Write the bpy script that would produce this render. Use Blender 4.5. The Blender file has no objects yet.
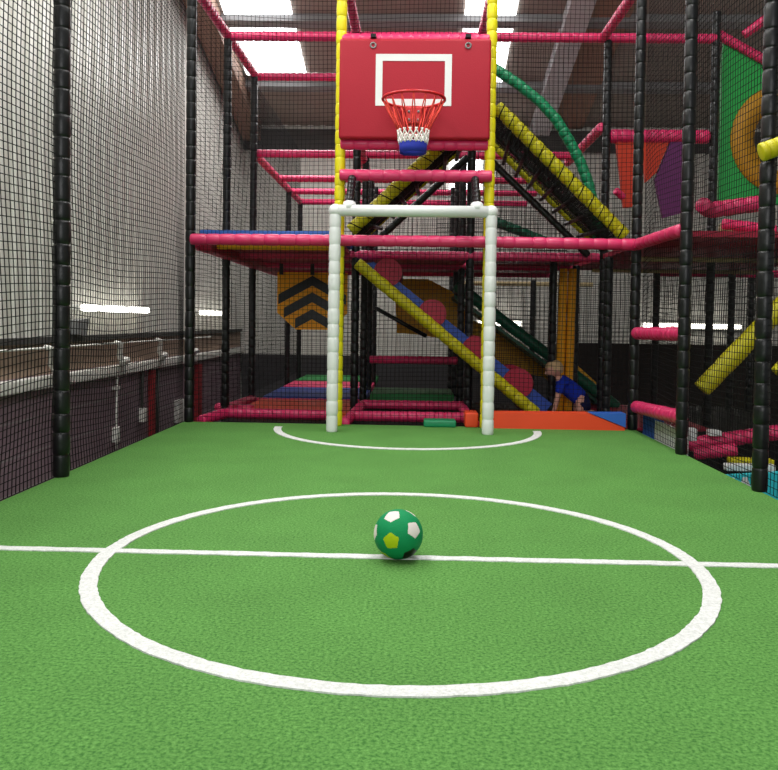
import bpy, bmesh, math, random
from mathutils import Vector, Matrix, noise
random.seed(7)
C = bpy.context.scene.collection
PI = math.pi

# ------------------------------------------------------------------ camera, world, lights, exposure
SC = bpy.context.scene
cam = bpy.data.cameras.new('camera'); camo = bpy.data.objects.new('camera', cam); C.objects.link(camo)
F_PX, PITCH, YAW, ROLL, SY = 799.55, -0.0283, 0.0309, 0.0140, -41.2
fw = Vector((-math.sin(YAW)*math.cos(PITCH), math.cos(YAW)*math.cos(PITCH), math.sin(PITCH)))
r0 = Vector((math.cos(YAW), math.sin(YAW), 0)); u0 = r0.cross(fw)
rr = math.cos(ROLL)*r0 + math.sin(ROLL)*u0; uu = rr.cross(fw)
camo.matrix_world = Matrix(((rr.x, uu.x, -fw.x, 0), (rr.y, uu.y, -fw.y, 0), (rr.z, uu.z, -fw.z, .8), (0, 0, 0, 1)))
cam.sensor_width = 36; cam.lens = F_PX/778*36; cam.shift_y = SY/778; cam.clip_start = .02
SC.camera = camo
SC.view_settings.view_transform = 'Standard'; SC.view_settings.look = 'None'
SC.view_settings.gamma = 1; SC.view_settings.use_curve_mapping = False
SC.view_settings.exposure = 0.0
w = bpy.data.worlds.new('hall_air'); SC.world = w; w.use_nodes = True
w.node_tree.nodes['Background'].inputs[0].default_value = (.86, .93, 1, 1)
w.node_tree.nodes['Background'].inputs[1].default_value = .42

def area(name, loc, sx, sy, power, rot=(0, 0, 0), col=(1, 1, 1)):
    l = bpy.data.lights.new(name, 'AREA'); l.shape = 'RECTANGLE'; l.size = sx; l.size_y = sy; l.energy = power; l.color = col
    o = bpy.data.objects.new(name, l); C.objects.link(o); o.location = loc; o.rotation_euler = rot
    return o
# daylight strips of the roof over the pitch, and the bright open hall behind the camera
area('roof_daylight', (-2.0, 3.1, 5.6), 1.0, 7.0, 300, (-.25, 0, 0), (1, 1, .98))
area('roof_daylight', (1.1, 3.1, 5.6), 1.0, 6.5, 230, (-.25, 0, 0), (1, 1, .98))
area('hall_light', (.3, -5.5, 2.9), 6, 2.2, 250, (math.radians(82), 0, 0), (1, .985, .97))
area('roof_daylight', (-1.0, 10.3, 4.15), 1.6, 2.2, 80, (-.25, 0, 0), (1, 1, .97))

# ------------------------------------------------------------------ materials
def srgb(r, g, b):
    f = lambda c: c/12.92 if c <= .04045 else ((c+.055)/1.055)**2.4
    return (f(r/255), f(g/255), f(b/255), 1)
def mat(name, rgb, rough=.5, spec=.5, var=0, vscale=8, bump=0, bscale=60, metal=0, coat=0, sub=None):
    m = bpy.data.materials.new(name); m.use_nodes = True
    nt = m.node_tree; b = nt.nodes['Principled BSDF']
    c = srgb(*rgb); b.inputs['Base Color'].default_value = c
    b.inputs['Roughness'].default_value = rough; b.inputs['Specular IOR Level'].default_value = spec
    b.inputs['Metallic'].default_value = metal; b.inputs['Coat Weight'].default_value = coat
    if var or bump:
        tc = nt.nodes.new('ShaderNodeTexCoord')
    if var:
        n = nt.nodes.new('ShaderNodeTexNoise'); n.inputs['Scale'].default_value = vscale; n.inputs['Detail'].default_value = 4
        nt.links.new(tc.outputs['Object'], n.inputs['Vector'])
        mx = nt.nodes.new('ShaderNodeMix'); mx.data_type = 'RGBA'
        mx.inputs[6].default_value = tuple(x*(1-var) for x in c[:3])+(1,)
        mx.inputs[7].default_value = tuple(min(1, x*(1+var)) for x in c[:3])+(1,)
        nt.links.new(n.outputs[0], mx.inputs[0]); nt.links.new(mx.outputs[2], b.inputs['Base Color'])
    if bump:
        n2 = nt.nodes.new('ShaderNodeTexNoise'); n2.inputs['Scale'].default_value = bscale; n2.inputs['Detail'].default_value = 3
        nt.links.new(tc.outputs['Object'], n2.inputs['Vector'])
        bp = nt.nodes.new('ShaderNodeBump'); bp.inputs['Strength'].default_value = bump; bp.inputs['Distance'].default_value = .01
        nt.links.new(n2.outputs[0], bp.inputs['Height']); nt.links.new(bp.outputs[0], b.inputs['Normal'])
    return m
def emit(name, rgb, s):
    m = bpy.data.materials.new(name); m.use_nodes = True
    b = m.node_tree.nodes['Principled BSDF']; b.inputs['Base Color'].default_value = (.8, .8, .8, 1)
    b.inputs['Emission Color'].default_value = srgb(*rgb); b.inputs['Emission Strength'].default_value = s
    return m
M = {}
M['pink'] = mat('pink_vinyl', (216, 46, 100), .38, .5, .08, 5, .15, 30)
M['hotpink'] = mat('pink_foam', (208, 46, 98), .36, .5, .08, 5, .15, 30)
M['black'] = mat('black_vinyl', (12, 13, 15), .36, .42, .2, 6, .2, 25)
M['yellow'] = mat('yellow_vinyl', (226, 214, 18), .4, .45, .06, 6, .15, 30)
M['olive'] = mat('yellow_foam', (196, 186, 16), .45, .4, .08, 6, .15, 30)
M['white'] = mat('white_vinyl', (226, 228, 226), .4, .5, .03, 6, .15, 25)
M['green'] = mat('green_vinyl', (8, 128, 82), .4, .5, .1, 6, .15, 30)
M['dgreen'] = mat('deep_green_vinyl', (6, 84, 58), .45, .4, .1, 6)
M['red'] = mat('red_vinyl', (166, 22, 42), .55, .3, .04, 4, .12, 120)
M['maroon'] = mat('crimson_vinyl', (160, 18, 52), .5, .4, .1, 3)
M['orange'] = mat('orange_vinyl', (232, 74, 36), .5, .35, .06, 4)
M['amber'] = mat('amber_vinyl', (246, 172, 22), .5, .35, .06, 4)
M['mustard'] = mat('mustard_vinyl', (214, 156, 24), .5, .35, .08, 4)
M['blue'] = mat('blue_vinyl', (48, 100, 190), .45, .4, .08, 4)
M['dblue'] = mat('dark_blue_vinyl', (40, 72, 160), .5, .4, .08, 4)
M['purple'] = mat('purple_vinyl', (92, 26, 88), .55, .4, .08, 4)
M['panelgreen'] = mat('green_board', (30, 152, 66), .5, .4, .06, 4)
M['grassgreen'] = mat('green_mat', (38, 122, 60), .55, .3, .08, 4)
M['net'] = mat('black_cord', (14, 14, 15), .7, .2)
M['rust'] = mat('rust_vinyl', (186, 54, 28), .55, .3, .08, 4)
M['ochre'] = mat('ochre_vinyl', (172, 124, 22), .55, .3, .08, 4)
M['darkboard'] = mat('dark_brown_board', (44, 37, 35), .8, .2, .12, 3)
M['palesteel'] = mat('pale_steel', (196, 196, 198), .45, .5, .08, 4)
M['beige'] = mat('beige_batten', (178, 160, 120), .5, .4, .1, 6)
M['dark'] = mat('dark_plinth', (30, 26, 28), .7, .2, .1, 4)
M['steel'] = mat('galvanised_steel', (132, 132, 132), .45, .5, .1, 5)
M['dsteel'] = mat('dark_steel', (66, 64, 62), .6, .4, .1, 5)
M['whitemetal'] = mat('white_painted_metal', (226, 224, 216), .4, .5)
M['redmetal'] = mat('red_painted_metal', (150, 28, 36), .5, .4)
M['rimred'] = mat('rim_red', (196, 30, 34), .35, .5)
M['cordred'] = mat('red_net_cord', (228, 76, 66), .7, .2)
M['cordwhite'] = mat('white_net_cord', (238, 234, 228), .7, .2)
M['netblue'] = mat('blue_net_hem', (44, 56, 160), .7, .2)
M['cyan'] = mat('cyan_vinyl', (40, 196, 208), .45, .4)
M['skin'] = mat('skin', (222, 168, 146), .55, .4)
M['hair'] = mat('blond_hair', (206, 176, 132), .7, .3, .2, 60)
M['shirt'] = mat('blue_shirt', (24, 52, 176), .8, .2, .08, 30)
M['shorts'] = mat('navy_shorts', (18, 24, 70), .8, .2, .08, 30)
M['eye'] = mat('dark_eye', (30, 24, 20), .3, .5)
M['roofsheet'] = mat('brown_roof_sheet', (152, 143, 134), .7, .2, .12, 2)
M['rafter'] = mat('brown_steel', (158, 126, 108), .6, .3, .1, 3)
M['concrete'] = mat('hall_concrete', (92, 88, 84), .8, .2, .15, 3)
M['brownwall'] = mat('brown_wall_board', (150, 128, 112), .7, .3, .15, 3)
M['dgrey'] = mat('charcoal_board', (62, 60, 62), .7, .3, .1, 3)
M['glow'] = emit('daylight_panel', (250, 252, 255), 5.0)
M['lamp'] = emit('strip_glow', (255, 252, 240), 7.0)  # even glow for the bars of the wall strips

def clad_mat():
    m = mat('cream_cladding', (208, 206, 198), .36, .5, .06, .8)
    return m
M['clad'] = clad_mat()
def dado_mat():
    m = bpy.data.materials.new('plum_board'); m.use_nodes = True; nt = m.node_tree; b = nt.nodes['Principled BSDF']
    tc = nt.nodes.new('ShaderNodeTexCoord'); sp = nt.nodes.new('ShaderNodeSeparateXYZ'); nt.links.new(tc.outputs['Object'], sp.inputs[0])
    a = nt.nodes.new('ShaderNodeMath'); a.operation = 'ADD'; a.inputs[1].default_value = 10.20; nt.links.new(sp.outputs[2], a.inputs[0])
    d = nt.nodes.new('ShaderNodeMath'); d.operation = 'MODULO'; d.inputs[1].default_value = .25; nt.links.new(a.outputs[0], d.inputs[0])
    l = nt.nodes.new('ShaderNodeMath'); l.operation = 'LESS_THAN'; l.inputs[1].default_value = .012; nt.links.new(d.outputs[0], l.inputs[0])
    n = nt.nodes.new('ShaderNodeTexNoise'); n.inputs['Scale'].default_value = 3; nt.links.new(tc.outputs['Object'], n.inputs['Vector'])
    r = nt.nodes.new('ShaderNodeMix'); r.data_type = 'RGBA'; r.inputs[6].default_value = srgb(120, 99, 109); r.inputs[7].default_value = srgb(150, 125, 135)
    nt.links.new(n.outputs[0], r.inputs[0])
    x = nt.nodes.new('ShaderNodeMix'); x.data_type = 'RGBA'; x.inputs[7].default_value = srgb(150, 140, 142)
    nt.links.new(r.outputs[2], x.inputs[6]); nt.links.new(l.outputs[0], x.inputs[0]); nt.links.new(x.outputs[2], b.inputs['Base Color'])
    b.inputs['Roughness'].default_value = .55
    return m
M['dado'] = dado_mat()
def turf_mat(name, dark, light, patch):
    m = bpy.data.materials.new(name); m.use_nodes = True; nt = m.node_tree; b = nt.nodes['Principled BSDF']
    b.inputs['Roughness'].default_value = .85; b.inputs['Specular IOR Level'].default_value = .2
    tc = nt.nodes.new('ShaderNodeTexCoord')
    fine = nt.nodes.new('ShaderNodeTexNoise'); fine.inputs['Scale'].default_value = 115; fine.inputs['Detail'].default_value = 6; fine.inputs['Roughness'].default_value = .7
    med = nt.nodes.new('ShaderNodeTexNoise'); med.inputs['Scale'].default_value = 3.2; med.inputs['Detail'].default_value = 4
    for n in (fine, med): nt.links.new(tc.outputs['Object'], n.inputs['Vector'])
    ra = nt.nodes.new('ShaderNodeValToRGB'); ra.color_ramp.elements[0].position = .36; ra.color_ramp.elements[1].position = .66
    ra.color_ramp.elements[0].color = srgb(*dark); ra.color_ramp.elements[1].color = srgb(*light)
    nt.links.new(fine.outputs[0], ra.inputs[0])
    mx = nt.nodes.new('ShaderNodeMix'); mx.data_type = 'RGBA'; mx.blend_type = 'MULTIPLY'; mx.inputs[0].default_value = 1
    rb = nt.nodes.new('ShaderNodeValToRGB'); rb.color_ramp.elements[0].color = (1-patch, 1-patch, 1-patch, 1); rb.color_ramp.elements[1].color = (1, 1, 1, 1)
    rb.color_ramp.elements[0].position = .3; rb.color_ramp.elements[1].position = .65
    nt.links.new(med.outputs[0], rb.inputs[0]); nt.links.new(ra.outputs[0], mx.inputs[6]); nt.links.new(rb.outputs[0], mx.inputs[7])
    nt.links.new(mx.outputs[2], b.inputs['Base Color'])
    bp = nt.nodes.new('ShaderNodeBump'); bp.inputs['Strength'].default_value = .6; bp.inputs['Distance'].default_value = .012
    nt.links.new(fine.outputs[0], bp.inputs['Height']); nt.links.new(bp.outputs[0], b.inputs['Normal'])
    return m
M['turf'] = turf_mat('green_turf', (54, 110, 42), (117, 172, 88), .12)
M['turfwhite'] = turf_mat('white_turf', (206, 208, 204), (244, 244, 242), .05)

# ------------------------------------------------------------------ mesh helpers
class MB:
    def __init__(s): s.v = []; s.f = []; s.mi = []; s.sm = []
    def add(s, vs, fs, mi=0, smooth=True):
        o = len(s.v); s.v += [tuple(v) for v in vs]
        for f in fs: s.f.append(tuple(i+o for i in f)); s.mi.append(mi); s.sm.append(smooth)
        return s
    def build(s, name, mats, parent=None, loc=None):
        me = bpy.data.meshes.new(name); me.from_pydata(s.v, [], s.f)
        if not isinstance(mats, (list, tuple)): mats = [mats]
        for m in mats: me.materials.append(m)
        for p, i, sm in zip(me.polygons, s.mi, s.sm): p.material_index = i; p.use_smooth = sm
        me.update()
        o = bpy.data.objects.new(name, me); C.objects.link(o)
        if parent:
            o.parent = parent; o.matrix_parent_inverse = Matrix.Translation(-parent.location) if parent.type == 'EMPTY' and parent.parent is None else parent_inv(parent)
        return o
    def box(s, x0, x1, y0, y1, z0, z1, mi=0, bev=0):
        if bev:
            bm = bmesh.new(); bmesh.ops.create_cube(bm, size=1)
            for v in bm.verts: v.co = Vector(((x0+x1)/2+v.co.x*(x1-x0), (y0+y1)/2+v.co.y*(y1-y0), (z0+z1)/2+v.co.z*(z1-z0)))
            bmesh.ops.bevel(bm, geom=list(bm.edges), offset=bev, segments=3, affect='EDGES', profile=.6)
            bm.verts.index_update(); s.add([v.co[:] for v in bm.verts], [[v.index for v in f.verts] for f in bm.faces], mi, True); bm.free(); return s
        v = [(x, y, z) for x in (x0, x1) for y in (y0, y1) for z in (z0, z1)]
        return s.add(v, [(0, 1, 3, 2), (4, 6, 7, 5), (0, 4, 5, 1), (2, 3, 7, 6), (0, 2, 6, 4), (1, 5, 7, 3)], mi, False)
    def sweep(s, pts, radii, n=12, mi=0, cap=True, closed=False):
        pts = [Vector(p) for p in pts]
        T = []
        for i in range(len(pts)):
            if closed: a, b = pts[i-1], pts[(i+1) % len(pts)]
            else: a, b = pts[max(i-1, 0)], pts[min(i+1, len(pts)-1)]
            t = b-a; T.append(t.normalized() if t.length > 1e-9 else Vector((0, 0, 1)))
        nrm = T[0].orthogonal().normalized()
        if abs(T[0].z) > .9: nrm = Vector((1, 0, 0)); nrm = (nrm - T[0]*nrm.dot(T[0])).normalized()
        vs = []
        for i, p in enumerate(pts):
            if i: nrm = (nrm-T[i]*nrm.dot(T[i])).normalized()
            bi = T[i].cross(nrm); r = radii[i] if isinstance(radii, (list, tuple)) else radii
            for k in range(n):
                a = 2*PI*k/n; vs.append(p+(nrm*math.cos(a)+bi*math.sin(a))*r)
        fs = []; m = len(pts)
        for i in range(m if closed else m-1):
            j = (i+1) % m
            for k in range(n): fs.append((i*n+k, i*n+(k+1) % n, j*n+(k+1) % n, j*n+k))
        if cap and not closed:
            fs.append(tuple(range(n))[::-1]); fs.append(tuple((m-1)*n+k for k in range(n)))
        return s.add(vs, fs, mi, True)
    def foam(s, pts, r, seg=.105, n=14, mi=0, cinch=.84):
        """padded tube: foam sleeve drawn in at regular ties"""
        pts = [Vector(p) for p in pts]
        L = [0]
        for a, b in zip(pts, pts[1:]): L.append(L[-1]+(b-a).length)
        tot = L[-1]; k = max(1, round(tot/seg))
        def at(d):
            d = min(max(d, 0), tot)
            for i in range(len(pts)-1):
                if d <= L[i+1]+1e-9: return pts[i].lerp(pts[i+1], (d-L[i])/max(L[i+1]-L[i], 1e-9))
            return pts[-1].copy()
        cuts = [0]+[(i+random.uniform(-.12, .12))*tot/k for i in range(1, k)]+[tot]
        P, R = [], []
        for a, b in zip(cuts, cuts[1:]):
            q = random.uniform(.97, 1.03)
            for t, fct in ((0.0, cinch), (.035, .95), (.10, 1.0), (.36, 1.025), (.66, 1.02), (.90, 1.0), (.965, .95)):
                P.append(at(a+(b-a)*t)); R.append(r*fct*(q if fct > .95 else 1))
        P.append(at(tot)); R.append(r*cinch)
        return s.sweep(P, R, n, mi)
    def prism(s, poly, y0, y1, mi=0, axis='y', mi_front=None):
        """poly of (a,b) in x-z (axis y) or y-z (axis x), extruded"""
        n = len(poly)
        P = (lambda a, b, d: (a, d, b)) if axis == 'y' else ((lambda a, b, d: (d, a, b)) if axis == 'x' else (lambda a, b, d: (a, b, d)))
        vs = [P(a, b, y0) for a, b in poly]+[P(a, b, y1) for a, b in poly]
        s.add(vs, [tuple(range(n))], mi if mi_front is None else mi_front, False)
        s.add(vs, [tuple(range(2*n-1, n-1, -1))], mi, False)
        return s.add(vs, [(i, n+i, n+(i+1) % n, (i+1) % n) for i in range(n)], mi, False)
    def ball(s, c, r, mi=0, sx=1, sy=1, sz=1, nu=16, nv=10):
        vs = [(c[0], c[1], c[2]+r*sz)]
        for i in range(1, nv):
            ph = PI*i/nv
            for k in range(nu):
                th = 2*PI*k/nu; vs.append((c[0]+r*sx*math.sin(ph)*math.cos(th), c[1]+r*sy*math.sin(ph)*math.sin(th), c[2]+r*sz*math.cos(ph)))
        vs.append((c[0], c[1], c[2]-r*sz)); fs = []
        for k in range(nu):
            fs.append((0, 1+k, 1+(k+1) % nu)); fs.append((len(vs)-1, 1+(nv-2)*nu+(k+1) % nu, 1+(nv-2)*nu+k))
            for i in range(nv-2): fs.append((1+i*nu+k, 1+(i+1)*nu+k, 1+(i+1)*nu+(k+1) % nu, 1+i*nu+(k+1) % nu))
        return s.add(vs, fs, mi, True)
def parent_inv(p):
    mtx = Matrix.Identity(4); q = p
    if q.type == 'EMPTY': return Matrix.Translation(-q.location)
    while q.parent is not None and q.type != 'EMPTY': q = q.parent
    # meshes are modelled in world coordinates with an identity world matrix
    return Matrix.Identity(4)
def tag(o, label, cat, group=None, kind=None):
    o['label'] = label; o['category'] = cat
    if group: o['group'] = group
    if kind: o['kind'] = kind
    return o
def thing(name, label, cat, loc=(0, 0, 0), group=None):
    o = bpy.data.objects.new(name, None); C.objects.link(o); o.location = loc; o.empty_display_size = .1
    return tag(o, label, cat, group)
def struct(o): o['kind'] = 'structure'; return o
def foam(name, pts, r, m, parent=None, seg=.105, n=14, cinch=.84): return MB().foam(pts, r, seg, n, 0, cinch).build(name, M[m], parent)
def tube(name, pts, r, m, parent=None, n=10): return MB().sweep(pts, r, n).build(name, M[m], parent)
def box(name, dims, m, parent=None, bev=0): return MB().box(*dims, bev=bev).build(name, M[m], parent)
def net(name, org, u, v, lu, lv, cell=.034, cr=.0016, sag=.03, shear=0.0, seed=0, parent=None):
    org, u, v = Vector(org), Vector(u).normalized(), Vector(v).normalized(); nn = u.cross(v)
    b = MB()
    def pos(a, c):
        k = Vector((a*.7+seed*9.1, c*.7, seed*3.7)); e = noise.noise(k); e2 = noise.noise(k*1.3+Vector((5, 5, 5))); e3 = noise.noise(k*1.1+Vector((9, 2, 7)))
        wgt = min(1, min(c, lv-c)*4)*min(1, min(a, lu-a)*4)
        return org+u*(a+e2*.035*wgt)+v*(c+(e3*.035+shear*noise.noise(Vector((a*.5, c*.3, seed))))*wgt)+nn*(e*sag*wgt)
    ku, kv = max(1, round(lu/cell)), max(1, round(lv/cell)); st = .12
    nsv, nsu = max(2, round(lv/st)), max(2, round(lu/st))
    for i in range(ku+1): b.sweep([pos(lu*i/ku, lv*j/nsv) for j in range(nsv+1)], cr, 3, cap=False)
    for j in range(kv+1): b.sweep([pos(lu*i/nsu, lv*j/kv) for i in range(nsu+1)], cr, 3, cap=False)
    return b.build(name, M['net'], parent)

# ------------------------------------------------------------------ grid of the play frame
c0, c1, c2, c3, c4 = -1.73, -.57, .53, 1.66, 2.66
q0, q1, q2, q3, q4, q5 = 6.12, 7.3, 8.6, 10.1, 11.0, 12.1
HF = -.75
BW, LW, RW = 12.75, -2.75, 8.0
roof = lambda y: 3.93+.26*(12.7-y)

# ------------------------------------------------------------------ setting
# turf pitch on its plinth
t = MB().box(-1.77, 1.69, -3, 6.13, HF, 0).build('floor', M['turf']); struct(t)
def ring(name, cx, cy, r_in, r_out, a0, a1, z=.004, steps=160):
    b = MB(); vs, fs = [], []
    full = abs(a1-a0) > 6.2
    for i in range(steps+1):
        a = a0+(a1-a0)*i/steps; j1 = random.uniform(-.0022, .0022); j2 = random.uniform(-.0022, .0022)
        if full and i == steps: j1 = j2 = 0
        if full and i == 0: j1 = j2 = 0
        for rad in (r_in+j1, r_out+j2): vs += [(cx+rad*math.cos(a), cy+rad*math.sin(a), z), (cx+rad*math.cos(a), cy+rad*math.sin(a), -.004)]
    for i in range(steps):
        o = i*4; fs += [(o, o+2, o+6, o+4), (o, o+4, o+5, o+1), (o+2, o+3, o+7, o+6)]
    b.add(vs, fs, 0, False); x = b.build(name, M['turfwhite'], t); x['label'] = name.replace('_', ' ')+' of white turf'; return x
ring('centre_circle', -.04, 2.688, .960, 1.010, 0, 2*PI, steps=300)
ring('goal_arc', -.04, 5.94, .93, .985, PI+.02, 2*PI-.02)
b = MB(); vs = []; fs = []
for i in range(121):
    x = -1.765+3.45*i/120; j1 = random.uniform(-.003, .003); j2 = random.uniform(-.003, .003)
    vs += [(x, 2.664+j1, .0035), (x, 2.707+j2, .0035), (x, 2.664+j1, -.004), (x, 2.707+j2, -.004)]
for i in range(120): o = i*4; fs += [(o, o+4, o+5, o+1), (o, o+2, o+6, o+4), (o+1, o+5, o+7, o+3)]
b.add(vs, fs, 0, False); x = b.build('halfway_line', M['turfwhite'], t); x['label'] = 'halfway line of white turf'

hf = MB().box(LW-.3, RW, -3.2, BW+.3, HF-.1, HF).build('floor_hall', M['concrete']); struct(hf)
# left wall: ribbed cladding over boarded dado
def cladding(b, along0, along1, fixed, z0, z1f, axis, sign, pitch=.2, depth=.022):
    n = int((along1-along0)/pitch); prof = []
    for i in range(n):
        a = along0+i*pitch
        prof += [(a, 0), (a+pitch*.5, 0), (a+pitch*.6, depth), (a+pitch*.9, depth)]
    prof.append((along1, 0)); vs = []
    for a, d in prof:
        for z in (z0, z1f(a)):
            vs.append((fixed+sign*d, a, z) if axis == 'x' else (a, fixed+sign*d, z))
    m = len(prof); b.add(vs, [(2*i, 2*i+2, 2*i+3, 2*i+1) for i in range(m-1)], 0, False)
wl = MB(); cladding(wl, -2.0, BW+.1, LW-.06, .6, lambda y: roof(y)+.02, 'x', 1)
wl.box(LW-.3, LW-.09, -2, BW+.3, HF, 8)
x = wl.build('wall_left', M['clad']); struct(x)
x = MB().box(LW-.09, LW-.03, -2, BW, HF, .36).build('wall_left_dado', M['dado']); struct(x)
x = MB().box(LW-.09, LW-.035, -2, BW, .36, .61).build('wall_left_band', M['brownwall']); struct(x)
x = MB().box(LW-.08, LW+.03, -2, BW, .262, .355, bev=.012).build('trim_1', M['whitemetal']); struct(x)
x = MB().box(LW-.08, LW+.0, -2, BW, .60, .645).build('trim_2', M['dsteel']); struct(x)
wb = MB(); cladding(wb, LW-.1, RW, BW+.06, .22, lambda x: roof(BW)+.02, 'y', -1); wb.box(LW-.3, RW, BW+.09, BW+.3, HF, 5)
x = wb.build('wall_back', M['clad']); struct(x)
x = MB().box(LW, RW, BW-.02, BW+.09, HF, .24).build('wall_back_dado', M['dgrey']); struct(x)
x = MB().box(2.3, RW, BW-.25, BW-.02, HF, .50).build('wall_back_board', M['darkboard']); struct(x)
x = MB().box(LW, RW, BW-.06, BW+.05, 3.50, 3.82).build('trim_4', M['dsteel']); struct(x)
x = MB().box(RW, RW+.2, -3, BW, HF, 8).build('wall_right', M['clad']); struct(x)
# sloping roof with purlins, rafters, daylight panels
def slab(name, x0, x1, y0, y1, d0, d1, m):
    vs = [(x, y, roof(y)+d) for x in (x0, x1) for y in (y0, y1) for d in (d0, d1)]
    b = MB(); b.add(vs, [(0, 1, 3, 2), (4, 6, 7, 5), (0, 4, 5, 1), (2, 3, 7, 6), (0, 2, 6, 4), (1, 5, 7, 3)], 0, False)
    o = b.build(name, M[m]); return struct(o)
slab('ceiling', LW-.3, RW+.2, -3.2, BW+.3, 0, .12, 'roofsheet')
for i, y in enumerate((10.10, 11.58, 8.4, 6.6, 4.8)): slab('ceiling_purlin_%d' % (i+1), LW, RW, y-.07, y+.07, -.10, -.01, 'steel')
slab('ceiling_rafter_1', 1.78, 2.07, -3, BW, -.20, -.01, 'palesteel')
slab('ceiling_rafter_2', 2.075, 2.6, -3, BW, -.05, -.01, 'rafter')
slab('ceiling_brace', LW, LW+.28, 4, BW, -.30, -.01, 'rafter')
k = 1
for x0, x1 in ((-2.42, -1.57), (.57, 1.2)):
    for y0, y1 in ((8.6, 10.02), (10.2, 11.35 if x0 < 0 else 11.49)):
        slab('window_%d' % k, x0, x1, y0, y1, -.03, -.004, 'glow'); k += 1
x = MB().box(.52, 1.02, BW-.03, BW+.03, 2.85, 3.46).build('window_5', M['glow']); struct(x)

# ------------------------------------------------------------------ things on the left hall wall
for (y0, y1, lab) in ((6.45, 8.0, 'long white strip glowing on the left wall nearest the camera'), (10.05, 11.5, 'white glowing strip on the left wall beyond the far black post')):  # bright strips along the left wall, modelled as glowing bars
    o = thing('glow_strip', lab, 'lamp', (LW, y0, .87), 'glowing strips on the hall walls')
    box('backing', (LW-.04, LW+.03, y0-.04, y1+.04, .85, .90), 'whitemetal', o, .01)
    tube('tube', [(LW+.055, y0, .875), (LW+.055, y1, .875)], .03, 'lamp', o, 12)
for (x0, x1, lab) in ((1.02, 1.68, 'short white strip glowing on the back wall behind the green slide rail'), (3.6, 5.1, 'white strip glowing low on the back wall at the far right')):  # back wall strips, modelled the same way
    o = thing('glow_strip', lab, 'lamp', (x0, BW-.3, .79), 'glowing strips on the hall walls')
    box('backing', (x0-.04, x1+.04, BW-.06, BW+.05, .74, .84), 'whitemetal', o, .01)
    tube('tube', [(x0, BW-.09, .79), (x1, BW-.09, .79)], .035, 'lamp', o, 12)
hr = thing('handrail', 'thin white handrail on angled brackets along the left wall', 'rail', (LW+.05, 5, .57))
tube('rail', [(LW+.06, 2, .575), (LW+.06, 10.5, .56)], .008, 'whitemetal', hr, 8)
for y in (4.55, 5.82, 7.2, 8.36, 9.6):
    bb = MB(); bb.sweep([(LW+.06, y-.06, .575), (LW+.07, y+.03, .56), (LW+.05, y+.06, .45), (LW+.05, y+.12, .40), (LW+.06, y+.14, .36)], [.018, .024, .028, .028, .034], 10)
    bb.ball((LW+.06, y+.17, .40), .045, 0, 1, 2.2, .8)
    bb.build('bracket', M['whitemetal'], hr)
o = thing('floodlight', 'grey boxy floodlight tilted out from the left wall', 'lamp', (LW, 6.5, .65))
MB().prism([(6.36, .66), (6.52, .64), (6.58, .79), (6.34, .77)], LW-.03, LW+.05, 0, 'x').build('body', M['steel'], o)
box('bracket', (LW-.05, LW+.02, 6.46, 6.56, .62, .67), 'dsteel', o)
o = thing('wall_pipe', 'thin white vertical pipe running down the left wall to a socket', 'pipe', (LW, 7.33, -.5))
tube('pipe', [(LW, 7.33, .26), (LW, 7.33, -.42)], .012, 'whitemetal', o); box('socket', (LW-.03, LW+.02, 7.29, 7.38, -.36, -.22), 'whitemetal', o, .008)
box('clip', (LW-.03, LW+.016, 7.29, 7.37, .13, .16), 'whitemetal', o)
o = thing('conduit', 'grey conduit on the plum wall dropping to a white socket box', 'pipe', (LW, 8.05, -.3))
tube('pipe', [(LW-.01, 8.05, .27), (LW-.01, 8.05, -.12)], .016, 'dsteel', o); box('socket', (LW-.03, LW+.03, 8.0, 8.1, -.26, -.12), 'whitemetal', o, .008)
o = tag(MB().box(LW-.03, LW+.02, 8.3, 8.38, HF, .25).build('red_upright', M['redmetal']), 'narrow red upright fixed to the plum boarded wall', 'post')
o = tag(MB().sweep([(LW-.01, 8.55, .28), (LW-.01, 8.55, HF)], .016, 8).build('cable_trunking', M['dsteel']), 'grey vertical cable trunking just right of the red wall upright', 'pipe')
o = tag(MB().box(LW-.03, LW+.03, 9.2, 9.42, -.42, -.16, bev=.01).build('socket_box', M['whitemetal']), 'white double socket box low on the left wall near the far post', 'socket')
o = tag(MB().box(LW-.03, LW+.05, 9.95, 10.13, HF, .22).build('red_upright', M['redmetal']), 'dark red upright against the wall just right of the far left post', 'post')

# ------------------------------------------------------------------ padded posts round the pitch
def post(x, y, z0, z1, m, label, r=.037, lean=0):
    o = foam('padded_post', [(x, y, z0), (x+lean, y, z1)], r, m, None, .105, 16, .86)
    return tag(o, label, 'post', 'padded posts round the pitch')
post(c0-.025, 3.93, .0, 3.5, 'black', 'thick black padded post nearest the camera on the left side net', .041)
post(c0, q0, .0, 3.5, 'black', 'black padded post at the far left corner of the pitch')
post(c3+.012, q0, .0, 3.5, 'black', 'black padded post at the far right corner of the pitch')
post(c3+.01, 5.0, .0, 3.5, 'black', 'black padded post second along the right side net with pink bars behind it')
post(c3+.03, 3.92, .0, 3.5, 'black', 'thickest black padded post at the right edge of the picture')
post(c1-.005, 6.05, .0, 3.5, 'yellow', 'yellow padded post behind the left goal post', .039)
post(c2+.02, 6.06, .0, 3.5, 'yellow', 'yellow padded post behind the right goal post', .039)

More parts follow.
